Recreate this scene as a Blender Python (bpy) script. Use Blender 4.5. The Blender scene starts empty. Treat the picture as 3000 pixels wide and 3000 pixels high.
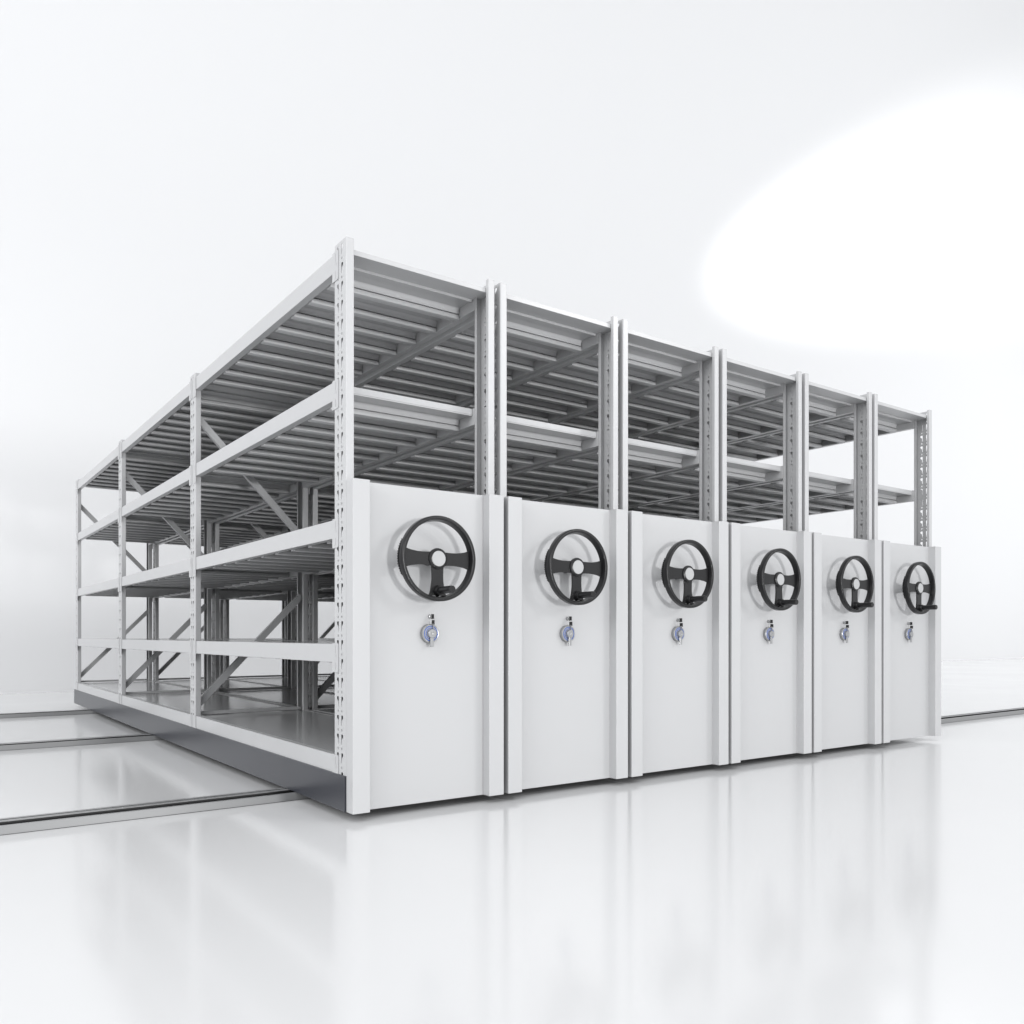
import bpy, bmesh, math, random
from mathutils import Vector, Matrix
from mathutils.geometry import tessellate_polygon
scene = bpy.context.scene
C = scene.collection
G = 0.035                      # gap between the floor and the underside of the panels

# ------------------------------------------------------------------ camera
cam_d = bpy.data.cameras.new("camera")
cam = bpy.data.objects.new("camera", cam_d); C.objects.link(cam)
cam_d.sensor_width = 36; cam_d.lens = 36 * 2474.5 / 3000
cam_d.shift_y = 360.2 / 3000
cam_d.clip_start = .05; cam_d.clip_end = 400
cam.location = (-1.5098, -3.2346, 0.747 + G)
cam.rotation_euler = (math.pi / 2, 0, -0.6230)
scene.camera = cam

# ------------------------------------------------------------------ world (studio surround)
w = bpy.data.worlds.new("World"); scene.world = w; w.use_nodes = True
nt = w.node_tree; nt.nodes.clear()
out = nt.nodes.new('ShaderNodeOutputWorld'); bg = nt.nodes.new('ShaderNodeBackground')
tc = nt.nodes.new('ShaderNodeTexCoord'); prev = None
for vec, lo, hi in (((-1, -0.1, 0.45), 0.0, 0.48), ((0, -0.1, 1), 0.0, 0.12)):      # softer light from the left, strongest from above
    dot = nt.nodes.new('ShaderNodeVectorMath'); dot.operation = 'DOT_PRODUCT'
    dot.inputs[1].default_value = Vector(vec).normalized()
    ramp = nt.nodes.new('ShaderNodeMapRange')
    ramp.inputs['From Min'].default_value = 0.0; ramp.inputs['From Max'].default_value = 1.0
    ramp.inputs['To Min'].default_value = lo; ramp.inputs['To Max'].default_value = hi
    nt.links.new(tc.outputs['Generated'], dot.inputs[0]); nt.links.new(dot.outputs['Value'], ramp.inputs['Value'])
    add = nt.nodes.new('ShaderNodeMath'); add.operation = 'ADD'
    nt.links.new(ramp.outputs['Result'], add.inputs[0])
    if prev: nt.links.new(prev.outputs[0], add.inputs[1])
    else: add.inputs[1].default_value = 0.75
    prev = add
nt.links.new(prev.outputs[0], bg.inputs['Strength'])
bg.inputs['Color'].default_value = (0.975, 0.985, 1.0, 1)
nt.links.new(bg.outputs[0], out.inputs[0])

# ------------------------------------------------------------------ lamps
def aim(o, d):
    o.rotation_euler = Vector(d).to_track_quat('-Z', 'Y').to_euler()
def sun(name, d, strength, angle):
    l = bpy.data.lights.new(name, 'SUN'); l.energy = strength; l.angle = math.radians(angle)
    o = bpy.data.objects.new(name, l); C.objects.link(o); o.location = (-4, -6, 6); aim(o, d); return o
def area(name, loc, target, watts, sx, sy):
    l = bpy.data.lights.new(name, 'AREA'); l.shape = 'RECTANGLE'; l.size = sx; l.size_y = sy; l.energy = watts
    o = bpy.data.objects.new(name, l); C.objects.link(o); o.location = loc; aim(o, Vector(target) - Vector(loc)); return o
area('front_lamp', (1.5, -12.0, 1.30), (2.2, 0, 1.1), 530, 1.1, 1.1)
area('left_fill', (-14.0, -4.0, 7.0), (0, 3, 0), 700, 6, 6)  # added fill, brightens the left faces and the lower left wall
wl = bpy.data.lights.new('wall_fill', 'SPOT'); wl.energy = 2500; wl.spot_size = math.radians(115); wl.spot_blend = 1; wl.shadow_soft_size = .5  # added fill spot, evens out the wall on the right
wo = bpy.data.objects.new('wall_fill', wl); C.objects.link(wo); wo.location = (30, -5, 6); aim(wo, (-5, 14.85, -.5))
wl = bpy.data.lights.new('wall_fill', 'SPOT'); wl.energy = 1500; wl.spot_size = math.radians(52); wl.spot_blend = 1; wl.shadow_soft_size = .5  # added fill spot, lifts the low wall on the left
wo = bpy.data.objects.new('wall_fill', wl); C.objects.link(wo); wo.location = (-12, 2, 3); aim(wo, (11, 7.85, -2.3))
sun('side_lamp', (-0.85, 1.0, -0.5), 0.40, 10)
sl = bpy.data.lights.new('wall_spot', 'SPOT'); sl.energy = 60000; sl.spot_size = math.radians(24.5); sl.spot_blend = 1.0
sl.shadow_soft_size = .8
so = bpy.data.objects.new('wall_spot', sl); C.objects.link(so); so.location = (7.9, 7.1, 6.3)
aim(so, (.922, .150, .40))

scene.view_settings.view_transform = 'Standard'; scene.view_settings.look = 'None'
scene.view_settings.gamma = 1; scene.view_settings.exposure = 0
scene.view_settings.use_curve_mapping = False
cy = scene.cycles
cy.max_bounces = 8; cy.diffuse_bounces = 1; cy.glossy_bounces = 4

# ------------------------------------------------------------------ materials
def mat(name, col, rough=.4, metal=0., spec=.5, bump=0., bscale=60., vary=0., vscale=3., coat=0.):
    m = bpy.data.materials.new(name); m.use_nodes = True; n = m.node_tree; b = n.nodes['Principled BSDF']
    b.inputs['Base Color'].default_value = (*col, 1); b.inputs['Roughness'].default_value = rough
    b.inputs['Metallic'].default_value = metal; b.inputs['Specular IOR Level'].default_value = spec
    b.inputs['Coat Weight'].default_value = coat; b.inputs['Coat Roughness'].default_value = .12
    g = n.nodes.new('ShaderNodeTexCoord')
    if vary:
        t = n.nodes.new('ShaderNodeTexNoise'); t.inputs['Scale'].default_value = vscale; t.inputs['Detail'].default_value = 3
        mr = n.nodes.new('ShaderNodeMapRange'); mr.inputs['To Min'].default_value = rough - vary; mr.inputs['To Max'].default_value = rough + vary
        n.links.new(g.outputs['Object'], t.inputs['Vector']); n.links.new(t.outputs['Fac'], mr.inputs['Value'])
        n.links.new(mr.outputs['Result'], b.inputs['Roughness'])
    if bump:
        t = n.nodes.new('ShaderNodeTexNoise'); t.inputs['Scale'].default_value = bscale; t.inputs['Detail'].default_value = 2
        bp = n.nodes.new('ShaderNodeBump'); bp.inputs['Strength'].default_value = bump; bp.inputs['Distance'].default_value = .01
        n.links.new(g.outputs['Object'], t.inputs['Vector']); n.links.new(t.outputs['Fac'], bp.inputs['Height'])
        n.links.new(bp.outputs['Normal'], b.inputs['Normal'])
    return m
PAINT = mat('white_powder_coat', (.555, .559, .567), .28)
DECK = mat('shelf_powder_coat', (.555, .559, .567), .15)
RIBM = mat('rib_powder_coat', (.555, .559, .567), .40)
BASE = mat('dark_grey_coat', (.040, .043, .053), .28, spec=.4)
RAIL = mat('rail_steel', (.27, .273, .277), .32, metal=.1)
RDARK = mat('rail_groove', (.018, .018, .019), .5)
BLACK = mat('black_plastic', (.013, .013, .014), .30, spec=.42, bump=.02, bscale=900)
CAP = mat('hub_cap_silver', (.47, .475, .48), .4)
CHROME = mat('brushed_chrome', (.40, .405, .41), .30, metal=.55)
PLATE = mat('lock_plate_silver', (.31, .315, .325), .42)
BLUE = mat('blue_enamel', (.012, .10, .50), .45)
KEYB = mat('key_black', (.010, .010, .011), .4)
FLOOR = mat('studio_floor', (.80, .803, .81), .13, spec=.5, vary=.03, vscale=.6, bump=.012, bscale=1.6)
WALL = mat('studio_wall', (.825, .831, .842), .6)

# ------------------------------------------------------------------ mesh helpers
def box(bm, x0, x1, y0, y1, z0, z1, bev=0., seg=2):
    vs = [bm.verts.new((x, y, z + G)) for x in (x0, x1) for y in (y0, y1) for z in (z0, z1)]
    fs = [bm.faces.new([vs[i] for i in f]) for f in ((0,1,3,2),(4,6,7,5),(0,4,5,1),(2,3,7,6),(0,2,6,4),(1,5,7,3))]
    if bev:
        es = list({e for f in fs for e in f.edges})
        bmesh.ops.bevel(bm, geom=es, offset=bev, segments=seg, profile=.5, affect='EDGES')
def prism(bm, pts, y0, y1):
    """outline in the X-Z plane extruded along Y"""
    a = [bm.verts.new((x, y0, z + G)) for x, z in pts]; b = [bm.verts.new((x, y1, z + G)) for x, z in pts]
    n = len(pts); bm.faces.new(a); bm.faces.new(b[::-1])
    for i in range(n): bm.faces.new((a[(i+1)%n], a[i], b[i], b[(i+1)%n]))
def lathe(bm, prof, cx, cz, seg=64, closed=False):
    """prof = (radius, y) revolved about the Y axis through (cx, cz)"""
    rings = []
    for r, y in prof:
        if r < 1e-6: rings.append([bm.verts.new((cx, y, cz + G))])
        else: rings.append([bm.verts.new((cx + r*math.cos(2*math.pi*k/seg), y, cz + G + r*math.sin(2*math.pi*k/seg))) for k in range(seg)])
    pairs = list(zip(rings, rings[1:])) + ([(rings[-1], rings[0])] if closed else [])
    for a, b in pairs:
        for k in range(seg):
            k2 = (k+1) % seg
            if len(a) == 1 and len(b) == 1: continue
            if len(a) == 1: bm.faces.new((a[0], b[k], b[k2]))
            elif len(b) == 1: bm.faces.new((a[k2], a[k], b[0]))
            else: bm.faces.new((a[k2], a[k], b[k], b[k2]))
def torus_arc(bm, c, R, r, ax1, ax2, n=20, m=6):
    rs = []
    n3 = ax1.cross(ax2)
    for i in range(n):
        t = 2*math.pi*i/n; d = ax1*math.cos(t) + ax2*math.sin(t)
        rs.append([bm.verts.new(c + d*R + (d*math.cos(2*math.pi*j/m) + n3*math.sin(2*math.pi*j/m))*r) for j in range(m)])
    for i in range(n):
        for j in range(m): bm.faces.new((rs[i][j], rs[(i+1)%n][j], rs[(i+1)%n][(j+1)%m], rs[i][(j+1)%m]))
def finish(name, bm, m, parent=None, smooth=False):
    bmesh.ops.recalc_face_normals(bm, faces=bm.faces)
    me = bpy.data.meshes.new(name); bm.to_mesh(me); bm.free(); me.materials.append(m)
    if smooth:
        me.polygons.foreach_set('use_smooth', [True]*len(me.polygons)); me.set_sharp_from_angle(angle=math.radians(35))
    o = bpy.data.objects.new(name, me); C.objects.link(o); o.parent = parent; return o
def inst(src, parent, loc=(0,0,0), name=None, scale=None):
    o = src.copy(); C.objects.link(o); o.parent = parent; o.location = loc
    if scale: o.scale = scale
    return o

# ------------------------------------------------------------------ dimensions (metres, measured)
P = 0.7945                     # pitch between units
W = 0.7605                     # rack width, outer web to outer web
PD, PW = 0.1202, 0.0365        # post depth (Y) and width (X)
PY = [0.0655 + 2.2785*k for k in range(4)]
PT = 2.428                     # post top
LV = [0.2285, 0.7082, 1.2453, 1.8438, 2.3965]
BH = 0.080                     # beam height
BT = 0.037                     # beam thickness
SP = 0.0804                    # slot pitch

# ------------------------------------------------------------------ setting
def plane(name, x0, x1, y0, y1, z0, z1, m):
    bm = bmesh.new()
    if z0 == z1: v = [(x0,y0,z0),(x1,y0,z0),(x1,y1,z0),(x0,y1,z0)]
    else: v = [(x0,y0,z0),(x1,y0,z0),(x1,y0,z1),(x0,y0,z1)]
    bm.faces.new([bm.verts.new(p) for p in v]); o = finish(name, bm, m); o['kind'] = 'structure'; return o
plane('floor', -14, 70, -14, 9.85, 0, 0, FLOOR)
plane('wall', -14, 70, 9.85, 9.85, 0, 42, WALL)

# ------------------------------------------------------------------ rails
def rail(y, x0, x1, label):
    e = bpy.data.objects.new('floor_rail', None); C.objects.link(e); e.location = ((x0+x1)/2, y, 0)
    e['label'] = label; e['category'] = 'rail'; e['group'] = 'floor rails the shelving runs on'
    L = (x1-x0)/2; z = .0335
    prof = [(0,.0006),(.008,z),(.030,z-.001),(.032,.004),(.094,.004),(.096,z+.001),(.128,z+.001),(.130,.004),(.147,.004),(.149,z),(.172,z),(.180,.0006)]
    bm = bmesh.new()
    a = [bm.verts.new((-L,p,q)) for p,q in prof]; b = [bm.verts.new((L,p,q)) for p,q in prof]
    n = len(prof)
    for i in range(n): bm.faces.new((a[i], b[i], b[(i+1)%n], a[(i+1)%n]))
    bm.faces.new(a); bm.faces.new(b[::-1])
    finish('rail_profile', bm, RAIL, e)
    for (p, q) in ((.0325,.0930),(.1305,.1460)):  # added dark sheets, the shade inside the grooves as colour
        bm = bmesh.new()
        sec = [(p, z-.003), (p, .0055), (q, .0055), (q, z-.0005)]
        for (ya, za), (yb, zb) in zip(sec, sec[1:]):
            bm.faces.new([bm.verts.new(v) for v in ((-L+.001,ya,za),(L-.001,ya,za),(L-.001,yb,zb),(-L+.001,yb,zb))])
        finish('groove_shade', bm, RDARK, e)
    bm = bmesh.new()                                   # thin dark strip along the foot of the near edge
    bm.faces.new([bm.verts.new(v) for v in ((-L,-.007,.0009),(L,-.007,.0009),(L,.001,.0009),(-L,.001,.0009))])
    finish('edge_line', bm, RDARK, e)
rail(0.609, -13.0, 14.0, 'nearest grey steel floor rail, with wide dark groove, running past both ends of the row')
rail(3.405, -13.0, 4.60, 'middle grey floor rail, coming out from under the shelving on the left only')
rail(5.985, -13.0, 4.60, 'farthest, thinnest-looking grey floor rail, under the back corner of the shelving')

# ------------------------------------------------------------------ post
def post_mesh():
    """web at X=0 facing -X with keyhole slots, flanges towards +X, return lips; Y 0..PD"""
    bm = bmesh.new(); t = .002; R = .006; cyy = .062
    big = [(.0130,-.044),(.0165,-.044),(.0180,-.030),(.0195,-.021),(.0280,-.0150),(.0310,-.0095),(.0305,-.003),(.0270,0.0),(.0140,0.0),(.0130,-.003)]
    small = [(.0165,-.0672),(.0215,-.0672),(.0225,-.064),(.0225,-.0595),(.0215,-.0562),(.0165,-.0562),(.0155,-.0595),(.0155,-.064)]
    z = .007
    k = 0; cells = []
    zt = 2.4206
    while zt - SP > .05: cells.append(zt); zt -= SP
    zb_end = zt
    y0, y1 = R, PD - R
    for zc in cells:
        top = zc - z
        loops = [[(y0, zc-SP), (y1, zc-SP), (y1, zc), (y0, zc)]]
        for s in (1, -1):
            for sh in (big, small): loops.append([(cyy + s*a, top + b) for a, b in sh])
        pts = [p for l in loops for p in l]
        tris = tessellate_polygon([[Vector((a, b, 0)) for a, b in l] for l in loops])
        A = [bm.verts.new((0, a, b + G)) for a, b in pts]; B = [bm.verts.new((t, a, b + G)) for a, b in pts]
        for q in tris:
            try: bm.faces.new([A[i] for i in q]); bm.faces.new([B[i] for i in reversed(q)])
            except ValueError: pass
        base = 4
        for l in loops[1:]:
            n = len(l)
            for i in range(n):
                i0, i1 = base+i, base+(i+1) % n
                bm.faces.new((A[i0], A[i1], B[i1], B[i0]))
            base += n
    for za, zb in ((zt, .01), (PT, 2.4206)):
        for x in (0, t):
            bm.faces.new([bm.verts.new((x, a, b + G)) for a, b in ((y0,zb),(y1,zb),(y1,za),(y0,za))])
    # flanges and lips: closed strip section swept in z, with a rounded outer corner
    for s in (0, 1):
        f = (lambda y: y) if s == 0 else (lambda y: PD - y)
        rc = .005
        outer = [(0, R)] + [(rc - rc*math.cos(a), rc - rc*math.sin(a)) for a in [i*math.pi/8 for i in range(5)]]
        outer += [(PW - .003, 0), (PW - .0008, .0008), (PW, .003), (PW, .0200)]
        inner = [(PW - t, .0200), (PW - t, t), (t, t), (t, R)]
        sec = outer + inner
        a = [bm.verts.new((x, f(y), .01 + G)) for x, y in sec]; b = [bm.verts.new((x, f(y), PT + G)) for x, y in sec]
        n = len(sec)
        for i in range(n): bm.faces.new((a[i], a[(i+1)%n], b[(i+1)%n], b[i]))
        bm.faces.new(b); bm.faces.new(a[::-1])
    return bm

# ------------------------------------------------------------------ one unit
root = bpy.data.objects.new('mobile_shelving_unit', None); C.objects.link(root)
root['category'] = 'shelving unit'; root['group'] = 'mobile shelving units parked side by side'

def build_post():
    bm = post_mesh()
    me_o = finish('post', bm, PAINT, root)
    return me_o
p0 = build_post(); p0.location = (0, PY[0], 0)
posts = [p0]
for k in range(4):
    if k: posts.append(inst(p0, root, (0, PY[k], 0)))
    o = inst(p0, root, (W, PY[k] + PD, 0)); o.rotation_euler = (0, 0, math.pi); posts.append(o)

# beams: box + two connector plates; the bay runs between posts
def beam_mesh(L):
    bm = bmesh.new(); box(bm, .0005, BT, -GAP+.0012, L+GAP-.0012, -BH - G, -G, .0018); return bm
def plate_mesh():
    bm = bmesh.new()
    # plate in Y-Z, x from -.0025 to 0, origin at the beam end; reaches +Y over the post
    y0, y1, z0, z1, r = -.0, .0605, -.1225, .003, .009
    pts = [(y0, z0), (y1-r, z0)] + [(y1-r+r*math.sin(a), z0+r-r*math.cos(a)) for a in (math.pi/8*i for i in range(1,4))] + [(y1, z0+r), (y1, z1-r)] \
        + [(y1-r+r*math.cos(a), z1-r+r*math.sin(a)) for a in (math.pi/8*i for i in range(1,4))] + [(y1-r, z1), (y0, z1)]
    xs = (-.0030, -.0003)
    A = [bm.verts.new((xs[0], y, z)) for y, z in pts]; B = [bm.verts.new((xs[1], y, z)) for y, z in pts]; n = len(pts)
    bm.faces.new(A); bm.faces.new(B[::-1])
    for i in range(n): bm.faces.new((A[i], A[(i+1)%n], B[(i+1)%n], B[i]))
    for ya, yb, za, zb in ((.0335,.0355,-.040,-.006),(.0335,.0355,-.1135,-.080),(.0365,.0400,-.056,-.045)):
        box(bm, -.0042, -.0031, ya, yb, za-G, zb-G)
    return bm
bm = plate_mesh(); plate_near = bm
GAP = .0150
bayL = PY[1] - (PY[0] + PD) - 2*GAP
plate_src = None; beam_src = None; beams = []
for side in (0, 1):
    for k in range(3):
        for lv in LV:
            y0 = PY[k] + PD + GAP
            if beam_src is None:
                beam_src = finish('beam', beam_mesh(bayL), PAINT, root); b = beam_src
                plate_src = finish('connector_plate', plate_mesh(), PAINT, b, smooth=False)
                plate_src.location = (0, bayL, 0)
                pl2 = plate_src.copy(); C.objects.link(pl2); pl2.parent = b; pl2.location = (0, 0, 0); pl2.scale = (1, -1, 1)
            else:
                b = beam_src.copy(); C.objects.link(b); b.parent = root
                for ch in (plate_src, pl2):
                    c = ch.copy(); C.objects.link(c); c.parent = b
            if side == 0: b.location = (0, y0, lv + G)
            else: b.location = (W, y0 + bayL, lv + G); b.rotation_euler = (0, 0, math.pi)
            beams.append(b)

# shelves
XI0, XI1 = BT + .0005, W - BT - .0005
def shelf_mesh():
    bm = bmesh.new(); L = bayL
    box(bm, XI0, XI1, .0, L, -.030-G, -.0015-G, .0015)
    box(bm, XI0+.001, XI1-.001, .0012, .014, -.0355-G, -.0302-G, .001)
    box(bm, XI0+.001, XI1-.001, L-.014, L-.0012, -.0355-G, -.0302-G, .001)
    return bm
NR = 9; RIB0 = .320 - (PY[0] + PD + GAP); RSP = .2185
def rib_mesh():
    bm = bmesh.new()
    for i in range(NR):
        y = RIB0 + RSP*i
        box(bm, XI0+.004, XI1-.0015, y+.018, y+.027, -.0655-G, -.0303-G)
        box(bm, XI0+.004, XI1-.0015, y, y+.0445, -.0850-G, -.0640-G, .0016)
        sec = [(y+.0395, -.0302), (y+.0395, -.0575)] + [(y-.006+.0100*math.cos(a), -.0575+.0273*math.sin(a)) for a in [math.pi/2*j/7 for j in range(8)]]
        A = [bm.verts.new((XI0+.004, p, q)) for p, q in sec]; B = [bm.verts.new((XI1-.0015, p, q)) for p, q in sec]; n = len(sec)
        for j in range(n): bm.faces.new((A[j], A[(j+1)%n], B[(j+1)%n], B[j]))
        for ring in (A, B[::-1]):
            for j in range(1, n-1): bm.faces.new((ring[1], ring[(j+1)%n], ring[(j+2)%n]))
    return bm
sh_src = None; rib_src = None
for k in range(3):
    for i, lv in enumerate(LV):
        y0 = PY[k] + PD + GAP
        if sh_src is None:
            sh_src = finish('shelf', shelf_mesh(), DECK, root); s = sh_src
            rib_src = finish('shelf_ribs', rib_mesh(), RIBM, s, smooth=True)
        else:
            s = sh_src.copy(); C.objects.link(s); s.parent = root
            c = rib_src.copy(); C.objects.link(c); c.parent = s
        s.location = (0, y0, lv + G)
# filler strips over the posts
def filler_mesh(y0, y1):
    bm = bmesh.new(); box(bm, .0045, W-.0045, y0, y1, -.026-G, -.004-G, .001); return bm
f_src = finish('filler_strip', filler_mesh(.024, PD + GAP - .001), PAINT, root); f_src.location = (0, PY[0], LV[-1] + G)
def filler2(): 
    bm = bmesh.new(); box(bm, XI0, XI1, -GAP+.001, PD+GAP-.001, -.026-G, -.005-G, .001); return bm
f2 = None
for k in (1, 2):
    for lv in LV:
        if f2 is None: f2 = finish('filler_strip', filler2(), DECK, root); o = f2
        else: o = inst(f2, root)
        o.location = (0, PY[k], lv + G)
f3 = inst(f_src, root, (0, PY[3] + PD, LV[-1] + G), scale=(1, -1, 1))

# braces (angle section) and struts
def brace_mesh(xa, za, xb, zb, y, wd=.041, dp=.030):
    bm = bmesh.new(); d = Vector((xb-xa, 0, zb-za)); L = d.length; d.normalize(); n = Vector((-d.z, 0, d.x)); yv = Vector((0,1,0))
    if n.z < 0: n = -n
    t = .0025
    sec = [(-wd/2, 0), (wd/2, 0), (wd/2, dp), (wd/2-t, dp), (wd/2-t, t), (-wd/2+t, t), (-wd/2+t, dp), (-wd/2, dp)]
    o = Vector((xa, y, za + G))
    a = [bm.verts.new(o + n*p + yv*q) for p, q in sec]; b = [bm.verts.new(o + d*L + n*p + yv*q) for p, q in sec]; m = len(sec)
    for i in range(m): bm.faces.new((a[i], a[(i+1)%m], b[(i+1)%m], b[i]))
    bm.faces.new(a[::-1]); bm.faces.new(b)
    return bm
for k in (1, 2, 3):
    y = PY[k] + .045
    if k == 1:
        br1 = finish('brace', brace_mesh(.020, .285, W-.030, 1.020, 0), PAINT, root); br1.location = (0, y, 0)
        br2 = finish('brace', brace_mesh(.020, 2.165, W-.030, 1.430, 0), PAINT, root); br2.location = (0, y, 0)
        bm = bmesh.new(); box(bm, PW-.004, W-PW+.004, 0, .032, LV[0]+.002, LV[0]+.022, .001)
        st = finish('strut', bm, PAINT, root); st.location = (0, y, 0)
    else:
        for s in (br1, br2, st): inst(s, root, (0, y, 0))
st0 = inst(st, root, (0, PY[0] + .045, 0))

# base
bm = bmesh.new(); box(bm, -.0065, W+.006, .0650, 7.083, 0.0, .1515, .0025)
finish('base', bm, BASE, root)
# running wheels under the base (half hidden in the rail grooves)
whs = None
for (yy) in (.609+.109, 3.405+.109, 5.985+.109):
    for xx in (.16, .60):
        if whs is None:
            bm = bmesh.new()
            n = 28
            ra = [[bm.verts.new((xs, .0+.03*math.cos(2*math.pi*i/n), .0625+.03*math.sin(2*math.pi*i/n))) for i in range(n)] for xs in (-.012,.012)]
            # axle along Y
            bm.free(); bm = bmesh.new()
            lathe(bm, [(0,-.012),(.029,-.012),(.030,-.010),(.030,.010),(.029,.012),(0,.012)], 0, .0265, 28)
            whs = finish('running_wheel', bm, BASE, root, smooth=True); whs.location = (xx, yy, 0)
        else: inst(whs, root, (xx, yy, 0))

# end panel
bm = bmesh.new(); box(bm, .078, .690, .0526, .0640, 0, 1.4, .0015)
panel = finish('end_panel', bm, PAINT, root)
bm = bmesh.new(); box(bm, 0, .0794, 0, .0645, 0, 1.4, .0022, 3); finish('edge_trim', bm, PAINT, panel)
bm = bmesh.new(); box(bm, .6854, .7675, 0, .0645, 0, 1.4, .0022, 3); finish('edge_trim', bm, PAINT, panel)

# ------------------------------------------------------------------ handwheel
WX, WZ = .3835, 1.0805
R0 = .187
def rr(profile_pts):
    return profile_pts
def rim():
    bm = bmesh.new(); prof = []
    # rounded-rectangle section, radius 0.1695..0.187, y -.064..-.028
    ri, ro, ya, yb, c = .1690, R0, -.0640, -.0290, .0065
    for (cx, cyy_, a0) in ((ro-c, yb-c, 0), (ri-.0015, yb-c*.6, 90), (ri+c*.6, ya+c*.6, 180), (ro-c, ya+c, 270)):
        cc = c if a0 in (0, 270) else c*.6
        for j in range(5):
            a = math.radians(a0 + 90*j/4)
            prof.append((cx + cc*math.cos(a), cyy_ + cc*math.sin(a)))
    lathe(bm, prof, WX, WZ, 96, closed=True)
    return bm
hw = finish('handwheel', rim(), BLACK, root, smooth=True)
def spoke(ang, flare=.056, half=.030, r0=.034, r1=.1702):
    """outline along +u from hub to rim, concave waist, rotated by ang in XZ"""
    pts = []
    N = 16
    for i in range(N+1):
        t = i/N; u = r0 + (r1-r0)*t
        f = max(0, (t-.38)/.62)
        h = half*(1-.06*math.sin(math.pi*min(1,t/.6))) + (flare-half)*(1-math.sqrt(max(0, 1-f**2.2)))*1.0
        uu = min(u, math.sqrt(max(0, r1*r1-h*h)))
        pts.append((uu, h))
    outl = pts + [(u, -h) for u, h in reversed(pts)]
    ca, sa = math.cos(ang), math.sin(ang)
    bm = bmesh.new()
    prism(bm, [(WX + u*ca - v*sa, WZ + u*sa + v*ca) for u, v in outl], -.0420, -.0340)
    return bm
for ang in (0, math.pi, -math.pi/2):
    finish('spoke', spoke(ang), BLACK, hw)
bm = bmesh.new()
lathe(bm, [(0,-.030),(.040,-.031),(.0462,-.036),(.0470,-.041),(.0455,-.047),(.0400,-.0515),(.0352,-.0525),(.0345,-.0515),(0,-.0515)], WX, WZ, 64)
finish('hub', bm, BLACK, hw, smooth=True)
bm = bmesh.new(); lathe(bm, [(0,-.0538),(.0325,-.0536),(.0338,-.0526),(.0340,-.0517),(0,-.0517)], WX, WZ, 64)
finish('hub_cap', bm, CAP, hw, smooth=True)
bm = bmesh.new(); lathe(bm, [(0,.0520),(.024,.0520),(.024,-.031),(0,-.031)], WX, WZ, 40)
finish('shaft', bm, BLACK, hw, smooth=True)
HZ = .9415
bm = bmesh.new(); lathe(bm, [(0,-.036),(.026,-.0375),(.0225,-.044),(.0210,-.050),(.0205,-.066),(.0195,-.0675),(0,-.0675)], WX, HZ, 48)
finish('handle_boss', bm, BLACK, hw, smooth=True)
bm = bmesh.new(); lathe(bm, [(0,-.0670),(.0155,-.0670),(.0158,-.075),(.0162,-.095),(.0167,-.140),(.0168,-.158),(.0160,-.1645),(.0145,-.1660),(0,-.1660)], WX, HZ, 48)
finish('crank_handle', bm, BLACK, hw, smooth=True)
for s_ in (0, 1):                                        # finger grips on the back of the rim, left and right
    bm = bmesh.new(); N = 90; prev = None
    for i in range(N+1):
        t = i/N*2-1; a = t*math.radians(25) + s_*math.pi
        tooth = .0016 if (i//3) % 2 else 0
        yb = -.0215 - .006*t*t - tooth; r1 = .1895 - .0015*t*t - tooth
        row = [bm.verts.new((WX + r*math.cos(a), y, WZ + G + r*math.sin(a))) for r, y in ((.1760,-.0310),(.1760,yb),(r1,yb),(r1,-.0310))]
        if prev:
            for j in range(4): bm.faces.new((prev[j], prev[(j+1)%4], row[(j+1)%4], row[j]))
        else: bm.faces.new(row)
        prev = row
    bm.faces.new(prev[::-1])
    finish('finger_grip', bm, BLACK, hw)

# ------------------------------------------------------------------ rotary lock
LX, LZ = .3915, .7532
bm = bmesh.new(); lathe(bm, [(0,.0668),(.0400,.0668),(.0400,.0530),(.0412,.0524),(.0415,.0490),(.0395,.0462),(.0365,.0450),(0,.0450)], LX, LZ, 64)
lock = finish('lock', bm, PLATE, root, smooth=True); lock.location = (0, -.0145, 0)
bm = bmesh.new(); lathe(bm, [(.0412,.0515),(.0425,.0515),(.0430,.0490),(.0418,.0458),(.0390,.0440),(.0368,.0445),(.0372,.0462),(.0400,.0475)], LX, LZ, 64, closed=True)
finish('bezel', bm, CHROME, lock, smooth=True)
for ra, rb in ((.0315,.0346),(.0233,.0258)):
    bm = bmesh.new(); lathe(bm, [(ra,.0453),(ra,.0444),(rb,.0444),(rb,.0453)], LX, LZ, 64, closed=True); finish('blue_ring', bm, BLUE, lock)
bm = bmesh.new(); lathe(bm, [(0,.0455),(.0195,.0455),(.0195,.0320),(.0180,.0300),(.0070,.0298),(.0058,.0318),(.0050,.0322),(0,.0322)], LX, LZ, 48)
finish('lock_knob', bm, CHROME, lock, smooth=True)
bm = bmesh.new(); box(bm, LX-.0085, LX+.0085, .0335, .0410, LZ-.0595, LZ-.0150, .002); finish('lever', bm, CHROME, lock)
KX, KZ = .3990, .8292
bm = bmesh.new(); lathe(bm, [(0,.0522),(.0095,.0522),(.0100,.0490),(.0085,.0430),(.0060,.0425),(0,.0425)], KX, KZ, 32)
kl = finish('key_lock', bm, CHROME, root, smooth=True)

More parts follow.
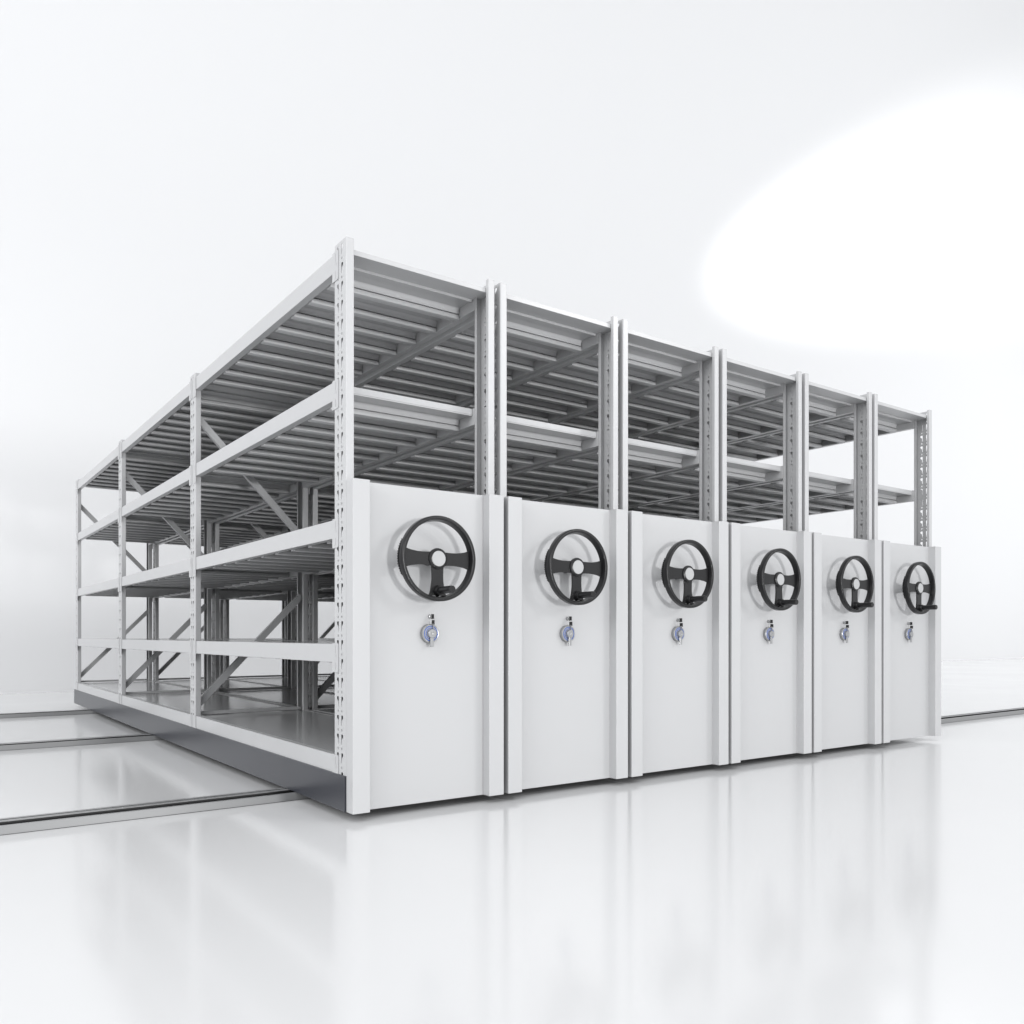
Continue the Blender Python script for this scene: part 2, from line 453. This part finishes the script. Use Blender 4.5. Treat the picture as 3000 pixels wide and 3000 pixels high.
# ------------------------------------------------------------------ keys (one turned in the lock, one hanging from it)
kroot = bpy.data.objects.new('key_set', None); C.objects.link(kroot); kroot['category'] = 'keys'; kroot['group'] = 'key sets left in the panel locks'
K0 = Vector((KX, .0425, KZ + G))
def plate_yz(bm, pts, hx, o):
    A = [bm.verts.new((o[0]-hx, o[1]+y, o[2]+z)) for y, z in pts]; B = [bm.verts.new((o[0]+hx, o[1]+y, o[2]+z)) for y, z in pts]; n = len(pts)
    bm.faces.new(A); bm.faces.new(B[::-1])
    for i in range(n): bm.faces.new((A[i], A[(i+1)%n], B[(i+1)%n], B[i]))
def key(horizontal, o):
    """head (black) with a steel blade; drawn pointing +Y when horizontal, else hanging blade down"""
    hd = [(-.0215,-.0085),(-.0195,-.0105),(-.0010,-.0105),(-.0010,-.0070),(-.0055,-.0070),(-.0055,.0070),(-.0010,.0070),(-.0010,.0105),(-.0195,.0105),(-.0215,.0085)]
    bl = [(-.0055,-.0068),(.0000,-.0068),(.0000,-.0035),(.0220,-.0035),(.0250,0),(.0220,.0035),(.0000,.0035),(.0000,.0068),(-.0055,.0068)]
    if horizontal: bl = [(min(a,.0035), b) for a, b in bl[:3]] + [(.0035,-.0035),(.0035,.0035)] + bl[6:]
    f = (lambda l: l) if horizontal else (lambda l: [(b, -a) for a, b in l])
    bm = bmesh.new(); plate_yz(bm, f(hd), .0016, o); k = finish('key', bm, KEYB, kroot)
    bm = bmesh.new(); plate_yz(bm, f(bl), .0010, o); finish('blade', bm, CHROME, k)
key(True, (0, -.003, 0))
key(False, (.0005, -.018, -.0375))
bm = bmesh.new(); torus_arc(bm, Vector((0, -.0195, -.0135)), .0095, .0005, Vector((0,1,0)), Vector((0,0,1)), 24, 6); finish('ring', bm, CHROME, kroot, smooth=True)
kroot.location = K0

# ------------------------------------------------------------------ the row of six
def copy_tree(o, parent=None):
    c = o.copy(); C.objects.link(c); c.parent = parent
    for ch in list(kids.get(o.name, [])): copy_tree(ch, c)
    return c
kids = {}
for o in list(bpy.data.objects):
    if o.parent: kids.setdefault(o.parent.name, []).append(o)
UL = ['nearest white shelving unit, at the left end of the row, showing its dark base',
      'second white shelving unit from the left, beside the one with the open side',
      'third white shelving unit from the left, in the middle of the row of panels',
      'fourth white shelving unit from the left, right of the middle of the row',
      'fifth white shelving unit, the last but one at the right end of the row',
      'farthest white shelving unit at the right end of the row, next to the bare floor']
KL = ['two black-headed keys under the largest, nearest handwheel, on the leftmost panel',
      'two black-headed keys above the lock of the second panel from the left',
      'two black-headed keys above the lock of the third panel from the left',
      'two black-headed keys above the lock of the fourth panel from the left',
      'two tiny black-headed keys on the last panel but one at the right',
      'two tiny black-headed keys on the farthest, rightmost panel']
for i in range(6):
    u = root if i == 0 else copy_tree(root)
    k = kroot if i == 0 else copy_tree(kroot)
    u.location = (i*P, 0, 0); k.location = K0 + Vector((i*P, 0, 0))
    u['label'] = UL[i]; k['label'] = KL[i]
